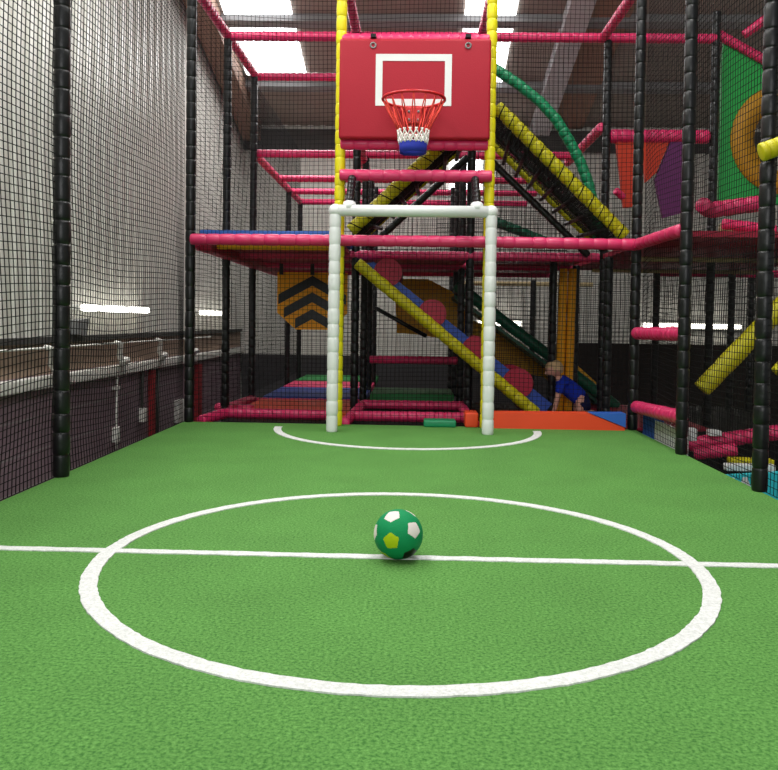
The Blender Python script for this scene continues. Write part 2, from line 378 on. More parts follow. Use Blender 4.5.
# ------------------------------------------------------------------ nets
def netthing(label, *a, **k): return tag(net('safety_net', *a, **k), label, 'net', 'black safety nets')
netthing('black square mesh net along the whole left side of the pitch', (c0-.05, 1.9, 0), (0, 1, 0), (0, 0, 1), 4.22, 3.5, .036, .0026, .05, .12, 1)
netthing('black square mesh net behind the goal across the far end', (c0+.02, q0+.07, .0), (1, 0, 0), (0, 0, 1), 3.38, 3.5, .034, .0020, .03, .0, 2)
netthing('black square mesh net along the right side of the pitch', (c3+.05, 1.9, 0), (0, 1, 0), (0, 0, 1), 4.15, 3.5, .036, .0020, .05, .12, 3)
netthing('black net on the outer left side of the climbing frame, facing the wall', (c0-.03, q0+.1, 0), (0, 1, 0), (0, 0, 1), 5.9, 3.36, .044, .0020, .03, 0, 4)
netthing('black net inside the climbing frame behind the pink row of bars', (c1, q1+.1, 1.42), (1, 0, 0), (0, 0, 1), 3.2, 1.9, .045, .0020, .02, 0, 5)
netthing('black net across the back of the climbing frame below the deck', (c0, q5+.05, -.1), (1, 0, 0), (0, 0, 1), 5.6, 2.6, .06, .0026, .02, 0, 6)
netthing('black net under the right hand deck beyond the side posts', (c4-.02, 4.2, -.4), (0, 1, 0), (0, 0, 1), 4.6, 1.8, .046, .0022, .03, 0, 8)

netthing('black net below the right deck behind the child and the step mat', (c2+.05, 9.15, -.1), (1, 0, 0), (0, 0, 1), 2.1, 1.45, .05, .0030, .02, 0, 9)
netthing('black net above the deck behind the green arch', (c2-.3, q2+.08, 1.45), (1, 0, 0), (0, 0, 1), 1.4, 1.1, .045, .0034, .02, 0, 10)

# ------------------------------------------------------------------ goal, backboard
g = thing('goal_frame', 'white padded goal frame standing at the far end of the pitch', 'goal', (-.02, 5.72, 0))
gx0, gx1, gy = -.573, .538, 5.72
foam('goal_post', [(gx0-.008, gy, 0), (gx0, gy, 1.57)], .041, 'white', g, .11, 16, .93)
foam('goal_post', [(gx1, gy, 0), (gx1, gy, 1.57)], .041, 'white', g, .11, 16, .93)
tube('crossbar', [(gx0-.02, gy, 1.585), (gx1+.02, gy, 1.585)], .042, 'white', g, 16)
for x in (gx0, gx1): MB().ball((x, gy, 1.583), .049).build('corner_joint', M['white'], g)
for x, xt in ((-.475, -.475), (.435, .435)):
    foam('brace', [(x, gy, 1.62), (xt, 5.96, 1.86)], .03, 'black', g, .05, 12, .8)
    tube('brace_socket', [(x, gy-.0, 1.585), (x, gy+.02, 1.64)], .045, 'white', g, 14)

bb = thing('basketball_backboard', 'red padded basketball backboard between the yellow posts', 'backboard', (-.03, 5.98, 2.1))
bx0, bx1, bz0, bz1, bf = -.578, .537, 2.145, 2.878, 5.93
box('pad', (bx0, bx1, bf, bf+.07, bz0, bz1), 'red', bb, .022)
def flat_rect(name, x0, x1, z0, z1, th, y, m, par):
    b = MB()
    for (a0, a1, e0, e1) in ((x0, x1, z1-th, z1), (x0, x0+th, z0, z1-th), (x1-th, x1, z0, z1-th)): b.box(a0, a1, y-.002, y+.002, e0, e1)
    # bottom strip, level with the uprights' feet
    b.box(x0+th, x1-th, y-.002, y+.002, z0, z0+th)
    return b.build(name, M[m], par)
flat_rect('shooting_square', -.309, .249, 2.385, 2.762, .05, bf-.001, 'white', bb)
for x in (-.33, .367):
    b = MB(); b.sweep([(x+.019*math.cos(a*PI/10), bf-.004, 2.825+.019*math.sin(a*PI/10)) for a in range(20)], .006, 8, closed=True); b.build('grommet', M['steel'], bb)
    MB().box(x-.02, x+.02, bf-.006, bf+.09, 2.885, 2.91).build('strap', M['black'], bb)
rc = Vector((-.025, 5.70, 2.368)); rad = .218
hp = thing('basketball_hoop', 'red basketball hoop with white and blue hemmed net', 'hoop', (rc.x, rc.y, rc.z))
MB().sweep([(rc.x+rad*math.cos(a*PI/32), rc.y+rad*math.sin(a*PI/32), rc.z) for a in range(64)], .011, 10, closed=True).build('rim', M['rimred'], hp)
b = MB(); b.box(rc.x-.06, rc.x+.06, bf-.035, bf+.0, 2.25, 2.37, bev=.008)
for sx in (-1, 1): b.sweep([(rc.x+sx*.05, bf-.01, 2.27), (rc.x+sx*.1, rc.y+rad*.88, rc.z)], .008, 8)
b.build('mount_plate', M['rimred'], hp)
for sx in (-.035, .035):
    for z in (2.275, 2.335): MB().ball((rc.x+sx, bf-.038, z), .010).build('bolt', M['steel'], hp)
NS = 16; prof = [(2.365, rad), (2.29, .185), (2.21, .137), (2.15, .112)]
b = MB()
for i in range(NS):
    for s in (-1, 1):
        P = []
        for j, (z, r_) in enumerate(prof):
            a = 2*PI*(i+s*.32*j/3)/NS; P.append((rc.x+r_*math.cos(a), rc.y+r_*math.sin(a), z))
        b.sweep(P, .0042, 6)
b.build('upper_net', M['cordred'], hp)
b = MB()
for i in range(NS):
    for s in (-1, 1):
        P = []
        for j in range(7):
            t_ = j/6; z = 2.15-.095*t_; r_ = .112-.012*t_; a = 2*PI*(i+s*(.32+1.2*t_))/NS
            P.append((rc.x+r_*math.cos(a), rc.y+r_*math.sin(a), z))
        b.sweep(P, .0056, 6)
b.build('lower_net', M['cordwhite'], hp)
b = MB(); n = 28; vs = []
for z, r_ in ((2.062, .099), (2.025, .097), (1.99, .095)):
    for k in range(n): a = 2*PI*k/n; vs.append((rc.x+r_*math.cos(a), rc.y+r_*math.sin(a), z))
for z, r_ in ((1.99, .090), (2.025, .092), (2.062, .094)):
    for k in range(n): a = 2*PI*k/n; vs.append((rc.x+r_*math.cos(a), rc.y+r_*math.sin(a), z))
fs = []
for j in range(6):
    for k in range(n): fs.append((j*n+k, j*n+(k+1) % n, ((j+1) % 6)*n+(k+1) % n, ((j+1) % 6)*n+k))
b.add(vs, fs); b.build('net_hem', M['netblue'], hp)

# ------------------------------------------------------------------ climbing frame: three bays
RR = .042
FA = thing('climbing_frame', 'left bay of climbing frame with black posts and pink bars beside the wall', 'climbing frame', (c0, q0, 0), 'climbing frame bays')
def rail(p, a, b_, r=RR, m='pink', seg=.075): return foam('rail', [a, b_], r, m, p, seg, 12, .88)
def fpost(p, x, y, z0, z1, r=.037): return foam('post', [(x, y, z0), (x, y, z1)], r, 'black', p, .1, 12, .86)
for y, z in ((q1, 3.37), (8.5, 3.37), (10.9, 2.58), (12.0, 2.58)): fpost(FA, c0, y, -.3, z)
foam('rail', [(c0+.04, 6.0, 1.397), (c1, 6.0, 1.40)], .042, 'hotpink', FA, .11, 14, .9)
for y in (q1, q2, 9.9): rail(FA, (c0, y, 1.40), (c1, y, 1.40), .042, 'hotpink')
rail(FA, (c0, q0+.05, 1.385), (c0, 9.9, 1.385))
rail(FA, (c0, q1, 3.37), (c1, q1, 3.37)); rail(FA, (c0, q2, 3.40), (c1+.1, q2, 3.40))
rail(FA, (c0, 6.0, 3.35), (c0, q2, 3.40))
for y in (q2, q3, 11.1, 12.05): rail(FA, (c0, y, 2.58), (c1, y, 2.58))
rail(FA, (c0, q2, 2.57), (c0, 12.05, 2.57))
rail(FA, (c0+.2, 6.5, .03), (c1-.03, 6.5, .025)); rail(FA, (c0, q2, -.09), (c1, q2, -.09))
rail(FA, (c0+.07, 6.2, .0), (c0+.2, 6.5, .03)); rail(FA, (c0+.02, 7.3, -.02), (c0, q2, -.06)); rail(FA, (c0-.18, 7.7, -.06), (c0+.2, 7.6, -.06))
dk = box('deck_board', (c0+.14, c1-.02, q0+.35, q1-.05, 1.40, 1.43), 'maroon', FA)
dk = foam('deck_lip', [(c0+.13, 6.45, 1.388), (c1-.02, 6.45, 1.388)], .026, 'amber', FA, .1, 10, .92); dk['label'] = 'amber lip under the left deck'
dk = box('shaded_side_pad', (c0+.02, c0+.13, q0+.15, 9.9, 1.335, 1.43), 'maroon', FA, .02)  # crimson puts the shade on the left side rail into its colour
dk = box('deck_board', (c0+.14, c1-.02, q1+.05, 9.9, 1.405, 1.44), 'maroon', FA)
mt = tag(MB().box(c0+.04, c1, q0+.10, q1, 1.445, 1.495, bev=.015).build('deck_mat', M['blue']), 'blue padded mat on the left deck above the pink bar', 'mat')

FB = thing('climbing_frame', 'middle bay of climbing frame behind the goal with pink bars', 'climbing frame', (0, q0, 0), 'climbing frame bays')
for x in (c1, c2):
    for y, z in ((q1, 3.37), (q2, 2.6), (9.7, 2.6), (10.8, 2.6)): fpost(FB, x+(.03 if x < 0 else -.03), y, -.1, z)
foam('rail', [(c1, 6.0, 1.40), (c2, 6.0, 1.40)], .042, 'hotpink', FB, .11, 14, .9)
foam('rail', [(c1, 5.985, 1.885), (c2+.03, 5.985, 1.885)], .042, 'hotpink', FB, .11, 14, .9)
rail(FB, (c1, 6.05, 2.905), (c2, 6.05, 2.905), .045); rail(FB, (c1, 6.03, 2.125), (c2, 6.03, 2.125), .042, 'pink', .11)
for y in (q1, q2, 9.9): rail(FB, (c1, y, 1.40), (c2, y, 1.40), .042, 'hotpink')
rail(FB, (c1, 7.75, 2.525), (c1, 9.2, 2.525), .05)
rail(FB, (c1, q1, 3.37), (c2, q1, 3.37))
rail(FB, (c1+.02, 6.0, 3.35), (c1+.02, q1, 3.37)); rail(FB, (c2+.04, 6.0, 3.35), (c2+.04, q1, 3.37))
for y in (q2, q3, 11.1, 12.05): rail(FB, (c1, y, 2.58), (c2, y, 2.58))
rail(FB, (c1+.1, 6.45, .03), (c2-.06, 6.45, .03)); rail(FB, (c1+.1, 7.4, .025), (c2-.04, 7.4, .025))
rail(FB, (c1+.04, 6.15, -.0), (c1+.1, 7.4, .02)); rail(FB, (c2-.04, 6.15, .0), (c2-.08, 7.4, .02))
rail(FB, (c1+.1, q2, .385), (c2-.06, q2, .385))
box('deck_board', (c1+.02, c2-.02, q1+.05, 9.9, 1.405, 1.44), 'maroon', FB)
tube('strap', [(-.38, 7.6, .93), (.12, 7.6, .66)], .02, 'black', FB, 8)

FC = thing('climbing_frame', 'right bay of climbing frame reaching along the right side of the pitch', 'climbing frame', (c3, q0, 0), 'climbing frame bays')
for x, y, z0, z1 in ((c3+.045, q1, -.1, 3.37), (c4, q1, -.4, 3.6), (c3, 8.3, -.1, 1.4), (1.62, 6.75, -.1, 1.36), (1.36, 7.9, -.1, 1.4), (c4, 8.9, -.4, 1.4), (3.48, 8.9, -.4, 1.4), (3.9, 9.4, -.4, 1.4), (1.1, 11.2, -.1, 1.4), (1.65, 11.2, -.1, 1.4)): fpost(FC, x, y, z0, z1)
foam('rail', [(c2, 6.0, 1.40), (c3-.01, 6.0, 1.392)], .042, 'hotpink', FC, .11, 14, .9)
foam('rail', [(c3-.02, 6.0, 1.392), (c3-.01, 5.05, 1.39)], .042, 'hotpink', FC, .11, 14, .93)
for y in (q1, q2, 9.9): rail(FC, (c2, y, 1.40), (c3, y, 1.40), .042, 'hotpink')
rail(FC, (c2, q1, 3.37), (c4, q1, 3.36)); rail(FC, (c3, 6.0, 3.35), (c3, q1, 3.37))
foam('rail', [(c3+.08, q1, 2.49), (c4-.05, q1, 2.49)], .06, 'hotpink', FC, .09, 14, .93)
rail(FC, (c3, q1, 2.57), (c3, 8.9, 2.57), .045)
for y in (q2, q3, 11.1, 12.05): rail(FC, (c2, y, 2.58), (c3, y, 2.58))
foam('rail', [(c3+.01, 6.05, .735), (c3+.03, 5.06, .745)], .045, 'hotpink', FC, .08, 14, .9)
foam('rail', [(c3+.01, 6.02, .185), (c3+.03, 5.06, .222)], .047, 'hotpink', FC, .08, 14, .93)
rail(FC, (1.78, 5.05, 1.55), (1.86, 5.15, 1.53), .05); rail(FC, (1.86, 5.15, 1.53), (2.22, 5.1, 1.58), .05)
rail(FC, (2.38, 6.3, 1.59), (2.78, 6.3, 1.545)); rail(FC, (2.66, 7.1, 1.66), (3.05, 7.1, 1.60), .042, 'beige'); rail(FC, (2.72, q1, 1.57), (3.2, q1, 1.5))
rail(FC, (2.68, 9.0, 1.38), (5, 9.0, 1.38))
rail(FC, (c2, 12.05, 1.385), (c4, 12.05, 1.385), .035, 'beige')
box('deck_board', (c2+.02, c3-.02, q1+.05, 9.9, 1.405, 1.44), 'maroon', FC)
box('deck_board', (c3+.03, 3.6, 5.4, 8.9, 1.39, 1.43), 'maroon', FC)
rail(FC, (c3+.1, 6.6, 1.335), (3.4, 6.6, 1.335), .02, 'beige'); rail(FC, (c3+.1, 8.0, 1.33), (3.4, 8.0, 1.33), .02, 'beige')  # thin pale rails added to draw the glare lines under the right deck
rail(FC, (1.85, 5.6, -.04), (2.6, 5.4, .12), .05); rail(FC, (2.6, 5.4, .12), (3.4, 5.2, .2), .05)
rail(FC, (1.80, 5.15, -.02), (2.05, 5.1, .02), .04); rail(FC, (2.45, 5.0, -.05), (2.9, 5.0, -.0), .05)

# bases
x = MB().box(c1, 3.6, 6.95, 9.2, HF, -.12).build('frame_plinth', M['dark']); tag(x, 'dark plinth under the middle and right climbing bays', 'plinth')
x = MB().box(c0+.05, c1, 6.6, 12, HF, -.10).build('frame_plinth', M['dark']); tag(x, 'dark plinth under the left bay floor mats', 'plinth')
def mat_thing(label, d, m, bev=.015, name='floor_mat'): return tag(MB().box(*d, bev=bev).build(name, M[m]), label, 'mat')
mat_thing('orange red floor mat under the left bay behind its first low bar', (c0+.1, c1-.02, 7.2, 8.45, -.10, -.045), 'orange')
mat_thing('blue floor mat in the left bay below the chevron panel', (c0+.08, c1+.05, 8.72, 9.95, -.10, -.04), 'dblue')
mat_thing('crimson floor mat between the blue and green mats in the left bay', (c0+.1, c1+.05, 9.97, 10.85, -.10, -.03), 'pink')
mat_thing('green floor mat at the back of the left bay', (c0+.12, c1+.05, 10.87, 11.95, -.10, -.02), 'grassgreen')
mat_thing('green ramp mat seen through the goal behind the low pink bars', (c1+.12, c2-.1, 8.35, 9.15, -.12, .04), 'grassgreen')
om = thing('step_mat', 'orange padded step with blue end at the foot of the right bay', 'mat', (1.1, 6.3, 0))
MB().prism([(c2+.0, 0), (1.60, 0), (1.60, .02), (1.33, .125), (c2+.0, .118)], 6.06, 6.2).build('orange_pad', M['orange'], om)
MB().prism([(1.345, .125), (1.605, .025), (1.605, .128)], 6.055, 6.2).build('blue_wedge', M['blue'], om)
tag(MB().box(.085, .33, 6.05, 6.2, 0, .052, bev=.012).build('foam_block', M['green']), 'small green foam block on the turf below the low pink bar', 'block')
tag(MB().box(.40, .50, 6.08, 6.3, .0, .11, bev=.012).build('foam_block', M['orange']), 'small orange foam block beside the foot of the right goal post', 'block')
tag(MB().box(1.15, 2.6, 7.0, 9.0, -.12, -.10, bev=.005).build('floor_mat', M['maroon']), 'dark crimson floor mat the child kneels on', 'mat')

# ------------------------------------------------------------------ chevron panel
ch = thing('chevron_panel', 'hanging amber panel with three black chevrons under the left deck', 'sign', (-1.083, 8.5, 1.3))
cx, zt = -1.083, 1.305
MB().prism([(cx-.373, zt), (cx+.373, zt), (cx+.373, zt-.43), (cx+.173, zt-.607), (cx-.173, zt-.607), (cx-.373, zt-.43)], 8.46, 8.50).build('board', M['amber'], ch)
def clipx(z): # half width of the panel at height z
    d = zt-z
    return .373 if d < .43 else .373-(d-.43)/.177*.2
for a in (.035, .21, .39):
    th, sl = .105, .56
    w1 = .37
    # end where the band meets the panel outline
    hw = .37
    for _ in range(40):
        if hw > clipx(zt-a-sl*hw-th)-.004 or a+sl*hw+th > .6: hw -= .01
    poly = [(cx, zt-a), (cx+hw, zt-a-sl*hw), (cx+hw, zt-a-sl*hw-th), (cx, zt-a-th), (cx-hw, zt-a-sl*hw-th), (cx-hw, zt-a-sl*hw)]
    MB().prism(poly, 8.455, 8.461).build('chevron', M['black'], ch)
for x in (cx-.33, cx-.0, cx+.32): MB().box(x-.02, x+.02, 8.44, 8.46, zt-.03, zt+.09).build('strap', M['black'], ch)

# ------------------------------------------------------------------ A-shaped rope ramps
def ramp(label, a0, a1, yf, yb, b0, b1):
    o = thing('rope_ramp', label, 'climbing ramp', ((a0[0]+a1[0])/2, (yf+yb)/2, min(a0[1], a1[1])), 'sloping rope ramps')
    A0, A1 = Vector((a0[0], yf, a0[1])), Vector((a1[0], yf, a1[1])); B0, B1 = Vector((b0[0], yb, b0[1])), Vector((b1[0], yb, b1[1]))
    rl = foam('side_rail', [A0, A1], .052, 'olive', o, .105, 14, .86)
    d = (A1-A0); L = d.length; t_ = d.normalized(); n1 = Vector((0, 1, 0)); n2 = t_.cross(n1); P = []
    turns = L/.11
    for i in range(int(turns*10)+1):
        s = i/(turns*10); a = s*turns*2*PI; P.append(A0+d*s+(n1*math.cos(a)+n2*math.sin(a))*.054)
    MB().sweep(P, .005, 5).build('wrapped_cord', M['net'], rl)
    foam('side_rail', [B0, B1], .034, 'olive', o, .09, 12, .8)
    dn = Vector((0, .06, -.085))
    foam('black_rail', [B0+Vector((0, .12, -.13)), B1+Vector((0, .12, -.13))], .032, 'black', o, .1, 10, .86)
    foam('black_rail', [B0.lerp(A0, .35)+Vector((0, 0, -.0)), B1.lerp(A1, .35)], .03, 'black', o, .1, 10, .86)
    for k in range(1, 8):
        s = k/8; tube('rung', [A0.lerp(A1, s)+dn*.8, B0.lerp(B1, s)+dn*.8], .018, 'black', o, 8)
    u = (A1-A0); vv = (B0-A0); 
    net('net', A0+dn*.6, u, Vector((0, 1, 0)), L, yb-yf, .032, .0042, .01, 0, 11, o)
    return o
ramp('yellow railed rope ramp rising to the right behind the backboard', (-.52, 1.52), (.50, 2.50), 6.42, 7.2, (-.42, 1.60), (.47, 2.43))
ramp('yellow railed rope ramp falling to the right beside the green arch', (.62, 2.49), (1.64, 1.49), 6.33, 7.1, (.66, 2.38), (1.55, 1.54))

# green arch
pts = [(.60, 6.9, 2.99), (.66, 6.9, 2.96), (.86, 6.9, 2.83), (1.045, 6.9, 2.685), (1.19, 6.9, 2.53), (1.305, 6.9, 2.345), (1.40, 6.9, 2.17), (1.465, 6.9, 2.005), (1.52, 6.9, 1.80), (1.555, 6.9, 1.62), (1.57, 6.9, 1.46)]
tag(MB().foam([(a+.0, b, c_) for a, b, c_ in pts], .045, .07, 14, 0, .95).build('arch_tube', M['green']), 'bright green padded tube arching down beside the backboard', 'tube')
tag(MB().foam([(.95, 10.0, 2.07), (1.65, 10.0, 1.80)], .06, .1, 12, 0, .92).build('slide_tube', M['dgreen']), 'dark green sloping tube high at the back behind the rope ramp', 'tube')

# roller slope
rs = thing('roller_slope', 'sloping padded ramp with yellow edge, blue pad and crimson rolls', 'ramp', (.3, 7.1, 0))
S0, S1 = Vector((-.505, 7.0, 1.305)), Vector((1.08, 7.0, .01))
foam('edge_tube', [S0, S1], .052, 'olive', rs, .12, 14, .93)
sd = (S1-S0).normalized(); sn = Vector((-sd.z, 0, sd.x))
if sn.z < 0: sn = -sn
b = MB(); p0, p1 = S0+sn*.02+Vector((0, .07, 0)), S1+sn*.02+Vector((.08, .07, 0)); 
q_ = [p0+sn*.085+sd*.1, p1+sn*.085, p1-sn*.03, p0-sn*.03]
b.prism([(v.x, v.z) for v in q_], 7.07, 7.75); b.build('blue_pad', M['dblue'], rs)
for s_, off, rad_, m_ in ((.125, .11, .125, 'maroon'), (.385, .085, .125, 'maroon'), (.63, .085, .125, 'maroon'), (.86, .10, .135, 'maroon'), (1.0, .05, .07, 'dblue')):
    c_ = S0.lerp(S1, s_)+sn*off
    P = [(c_.x+rad_*math.cos(PI*i/14), c_.z+rad_*math.sin(PI*i/14)) for i in range(28)]
    MB().prism(P[::-1], 7.05, 7.72).build('roll', M[m_], rs)

# slide with green rail and mustard side
sl = thing('slide', 'mustard sided slide with dark green padded rail running down to the right', 'slide', (1.2, 8.6, 0))
MB().prism([(-0.240, 1.309), (0.156, 1.309), (0.443, 1.165), (0.683, 0.830), (1.018, 0.710), (1.317, 0.543), (1.641, 0.231), (2.395, -0.272), (2.096, -0.296), (1.557, 0.159), (0.982, 0.279), (0.659, 0.327), (0.479, 0.566), (0.120, 0.638), (-0.204, 0.662)], 9.55, 9.62).build('side_panel', M['mustard'], sl)
foam('side_rail', [(.44, 8.75, 1.20), (.62, 8.75, 1.08), (2.22, 8.75, -.10)], .062, 'dgreen', sl, .3, 14, .96)
MB().prism([(.44, 1.10), (.62, .98), (2.2, -.16), (2.2, -.20), (.62, .94), (.44, 1.06)], 8.78, 9.55).build('chute', M['dgreen'], sl)
MB().prism([(1.58, .42), (1.74, .40), (2.22, -.02), (2.2, -.1), (2.05, -.04), (1.5, .36)], 8.86, 8.9).build('inner_panel', M['mustard'], sl)

# vertical amber rollers
for x, lab in ((1.52, 'left one of two tall amber foam columns behind the child'), (1.612, 'right one of two tall amber foam columns behind the child')):
    tag(MB().foam([(x-.02, 8.25, -.1), (x, 8.25, 1.36)], .044, .5, 14, 0, .96).build('foam_column', M['amber']), lab, 'column', 'amber foam columns')

# hanging pads on right
def pad(label, poly, y, m): return tag(MB().prism(poly, y, y+.05).build('hanging_pad', M[m]), label, 'pad', 'hanging pads')
pad('orange red tapering pad hanging from the fat pink bar', [(1.79, 2.44), (1.99, 2.44), (1.97, 1.86), (1.87, 1.85)], 7.28, 'rust')
pad('rust coloured pointed pad hanging between the orange and purple pads', [(2.02, 2.44), (2.26, 2.44), (2.15, 2.16), (2.06, 2.08)], 7.28, 'rust')
pad('purple pad hanging from the fat pink bar near the netted post', [(2.27, 2.44), (2.46, 2.44), (2.46, 1.83), (2.22, 1.76), (2.14, 2.10)], 7.27, 'purple')
k_ = tag(MB().foam([(1.76, 7.15, 1.98), (1.84, 7.2, 1.93)], .032, .05, 12).build('foam_stub', M['pink']), 'short pink foam stub below the orange hanging pad', 'tube')

# ring panel
rp = thing('hole_panel', 'green play panel with a yellow ringed round hole at the right', 'panel', (3.3, 7.35, 1.9))
hx, hz, ro_, ri_ = 3.33, 2.49, .50, .30
# board with a round opening, built as a fan of quads between outline and circle
def outline(a):
    dx, dz = math.cos(a), math.sin(a); best = 9
    # x limits 2.74..4.0 ; z from 1.90 up to sloping top
    for lim, d_, o_ in ((2.74, dx, hx), (4.0, dx, hx)):
        if abs(d_) > 1e-6:
            s = (lim-o_)/d_
            if s > 0: best = min(best, s)
    if dz < -1e-6: best = min(best, (1.9-hz)/dz)
    # top: z = 3.36-.62*(x-2.74)
    den = dz+.55*dx; num = 3.36-.55*(hx-2.74)-hz
    if den > 1e-6: best = min(best, num/den)
    return best
b = MB(); N = 96; vs = []
for i in range(N):
    a = 2*PI*i/N; s = max(outline(a), ri_+.01)
    for y in (7.36, 7.40): vs += [(hx+ri_*math.cos(a), y, hz+ri_*math.sin(a)), (hx+s*math.cos(a), y, hz+s*math.sin(a))]
fs = []
for i in range(N):
    o, p = i*4, ((i+1) % N)*4; fs += [(o, o+1, p+1, p), (o+2, p+2, p+3, o+3), (o, p, p+2, o+2), (o+1, o+3, p+3, p+1)]
b.add(vs, fs, 0, False); b.build('board', M['panelgreen'], rp)
b = MB(); vs = []
for i in range(N):
    a = 2*PI*i/N
    for r_ in (ri_, min(ro_, outline(a)-.01)):
        for y in (7.335, 7.362): vs.append((hx+r_*math.cos(a), y, hz+r_*math.sin(a)))
fs = []
for i in range(N):
    o, p = i*4, ((i+1) % N)*4; fs += [(o, o+2, p+2, p), (o, p, p+1, o+1), (o+2, o+3, p+3, p+2)]
b.add(vs, fs, 0, True); b.build('hole_rim', M['ochre'], rp)
foam('edge_rail', [(2.68, 7.34, 3.42), (3.5, 7.34, 2.97)], .042, 'pink', rp, .08, 12, .9)
foam('edge_rail', [(2.86, 7.2, 3.36), (3.4, 7.0, 3.75)], .042, 'pink', rp, .08, 12, .9)

# yellow braces on the right
tag(MB().foam([(1.93, 5.4, .375), (2.62, 5.4, 1.13)], .062, .2, 14, 0, .97).build('padded_brace', M['olive']), 'yellow padded brace slanting up behind the right side net', 'tube')
tag(MB().foam([(2.30, 5.1, .50), (2.75, 5.1, .98)], .06, .2, 14, 0, .97).build('padded_brace', M['olive']), 'yellow padded brace at the right picture edge, lower of the two', 'tube')
tag(MB().foam([(1.615, 3.83, 1.615), (1.9, 3.80, 1.72)], .043, .035, 14, 0, .88).build('padded_bar', M['olive']), 'ribbed yellow padded bar end joined to the rightmost black post', 'tube')
# blocks beyond right edge
o = thing('foam_stack', 'low stack of white and blue padded blocks beyond the right turf edge', 'blocks', (1.9, 5.5, -.4))
MB().prism([(1.73, -.1), (1.80, -.1), (1.80, .10), (1.73, .12)], 5.25, 5.75).build('white_block', M['white'], o)
MB().prism([(1.73, -.1), (1.80, -.1), (1.80, .11), (1.73, .125)], 5.76, 6.05).build('blue_block', M['blue'], o)
tag(MB().box(1.85, 1.895, 5.36, 5.42, .03, .115, bev=.006).build('white_box', M['white']), 'small white box just right of the second right post', 'box')
tag(MB().box(2.02, 2.10, 5.47, 5.55, .05, .09, bev=.006).build('white_box', M['white']), 'small flat white box above the low pink bars between the right posts', 'box')
o = thing('cyan_sign', 'cyan panel with white letter shapes low beyond the right turf edge', 'sign', (1.9, 4.6, -.3))
MB().prism([(1.79, -.2), (2.1, -.2), (2.1, -.03), (1.79, -.055)], 4.6, 4.64).build('panel', M['cyan'], o)
MB().prism([(1.865, -.125), (1.885, -.125), (1.90, -.09), (1.915, -.125), (1.935, -.125), (1.91, -.06), (1.89, -.06)], 4.593, 4.6).build('letter', M['white'], o)
MB().prism([(1.82, -.11), (1.84, -.11), (1.84, -.065), (1.82, -.065)], 4.593, 4.6).build('letter', M['white'], o)
tag(MB().box(1.82, 2.1, 4.66, 4.72, -.04, .0, bev=.008).build('white_panel', M['white']), 'flat white panel edge just above the cyan sign', 'panel')
tag(MB().box(1.95, 2.2, 4.9, 5.0, -.05, -.01, bev=.008).build('yellow_pad', M['olive']), 'small yellow pad under the low pink bars at the right', 'pad')

# ------------------------------------------------------------------ football
bl_c = Vector((-.042, 2.675, .083)); BR = .083
to = (Vector((0, 0, .8))-bl_c).normalized(); rx = Vector((1, 0, 0)); rx = (rx-to*rx.dot(to)).normalized(); up = to.cross(rx)
V = lambda x, y: (rx*x+up*y+to*math.sqrt(max(0, 1-x*x-y*y))).normalized()
A, B_, D = V(-.30, -.30), V(.65, .18), V(-.28, .75)
ph = (1+5**.5)/2
ico = [Vector(v).normalized() for v in [(-1, ph, 0), (1, ph, 0), (-1, -ph, 0), (1, -ph, 0), (0, -1, ph), (0, 1, ph), (0, -1, -ph), (0, 1, -ph), (ph, 0, -1), (ph, 0, 1), (-ph, 0, -1), (-ph, 0, 1)]]
def frame(a, b, c):
    z = (a+b+c).normalized(); x = (a-z*a.dot(z)).normalized(); return Matrix((x, z.cross(x), z)).transposed(), (a.cross(b)).dot(c)
Fd, hd = frame(A, B_, D); src = None
for tri in ((0, 11, 5), (0, 5, 11)):
    Fs, hs = frame(*(ico[i] for i in tri))
    if hs*hd > 0: src = Fs
Rm = Fd @ src.inverted(); cent = [Rm @ v for v in ico]
bm = bmesh.new(); bmesh.ops.create_icosphere(bm, subdivisions=6, radius=BR)
fb = MB(); fb.v = [(bl_c+v.co)[:] for v in bm.verts]
def colour(i):
    c_ = cent[i]; x, y = c_.dot(rx), c_.dot(up)
    if (c_-A).length < .3: return 2
    if (c_-B_).length < .3 or (c_-D).length < .3 or (x < -.8): return 1
    if y < -.6 and x > 0: return 3
    return 2 if i % 2 else 1
cols = [colour(i) for i in range(12)]
for f in bm.faces:
    n_ = f.calc_center_median().normalized(); mi = 0
    k = max(range(12), key=lambda i: cent[i].dot(n_)); c_ = cent[k]; ang = math.acos(min(1, c_.dot(n_)))
    if ang < .42:
        nb = min((cent[j] for j in range(12) if j != k), key=lambda v: -v.dot(c_))
        e1 = (nb-c_*nb.dot(c_)).normalized(); e2 = c_.cross(e1); d_ = n_-c_*n_.dot(c_)
        th = math.atan2(d_.dot(e2), d_.dot(e1)); kk = (th+PI/5) % (2*PI/5)-PI/5
        if math.tan(ang)*math.cos(PI/5-abs(kk)) < .37*math.cos(PI/5): mi = cols[k]
    fb.f.append(tuple(v.index for v in f.verts)); fb.mi.append(mi); fb.sm.append(True)
bm.free()
M['ballgreen'] = mat('green_felt', (4, 132, 78), .75, .25, .08, 40, .2, 300)
M['ballyellow'] = mat('yellow_patch', (168, 190, 10), .75, .25, .08, 60)
M['ballwhite'] = mat('white_patch', (222, 210, 206), .75, .25, .06, 60)
o = fb.build('football', [M['ballgreen'], M['ballwhite'], M['ballyellow'], M['black']])
tag(o, 'green toy football with white, yellow and black pentagons on the centre spot', 'ball')

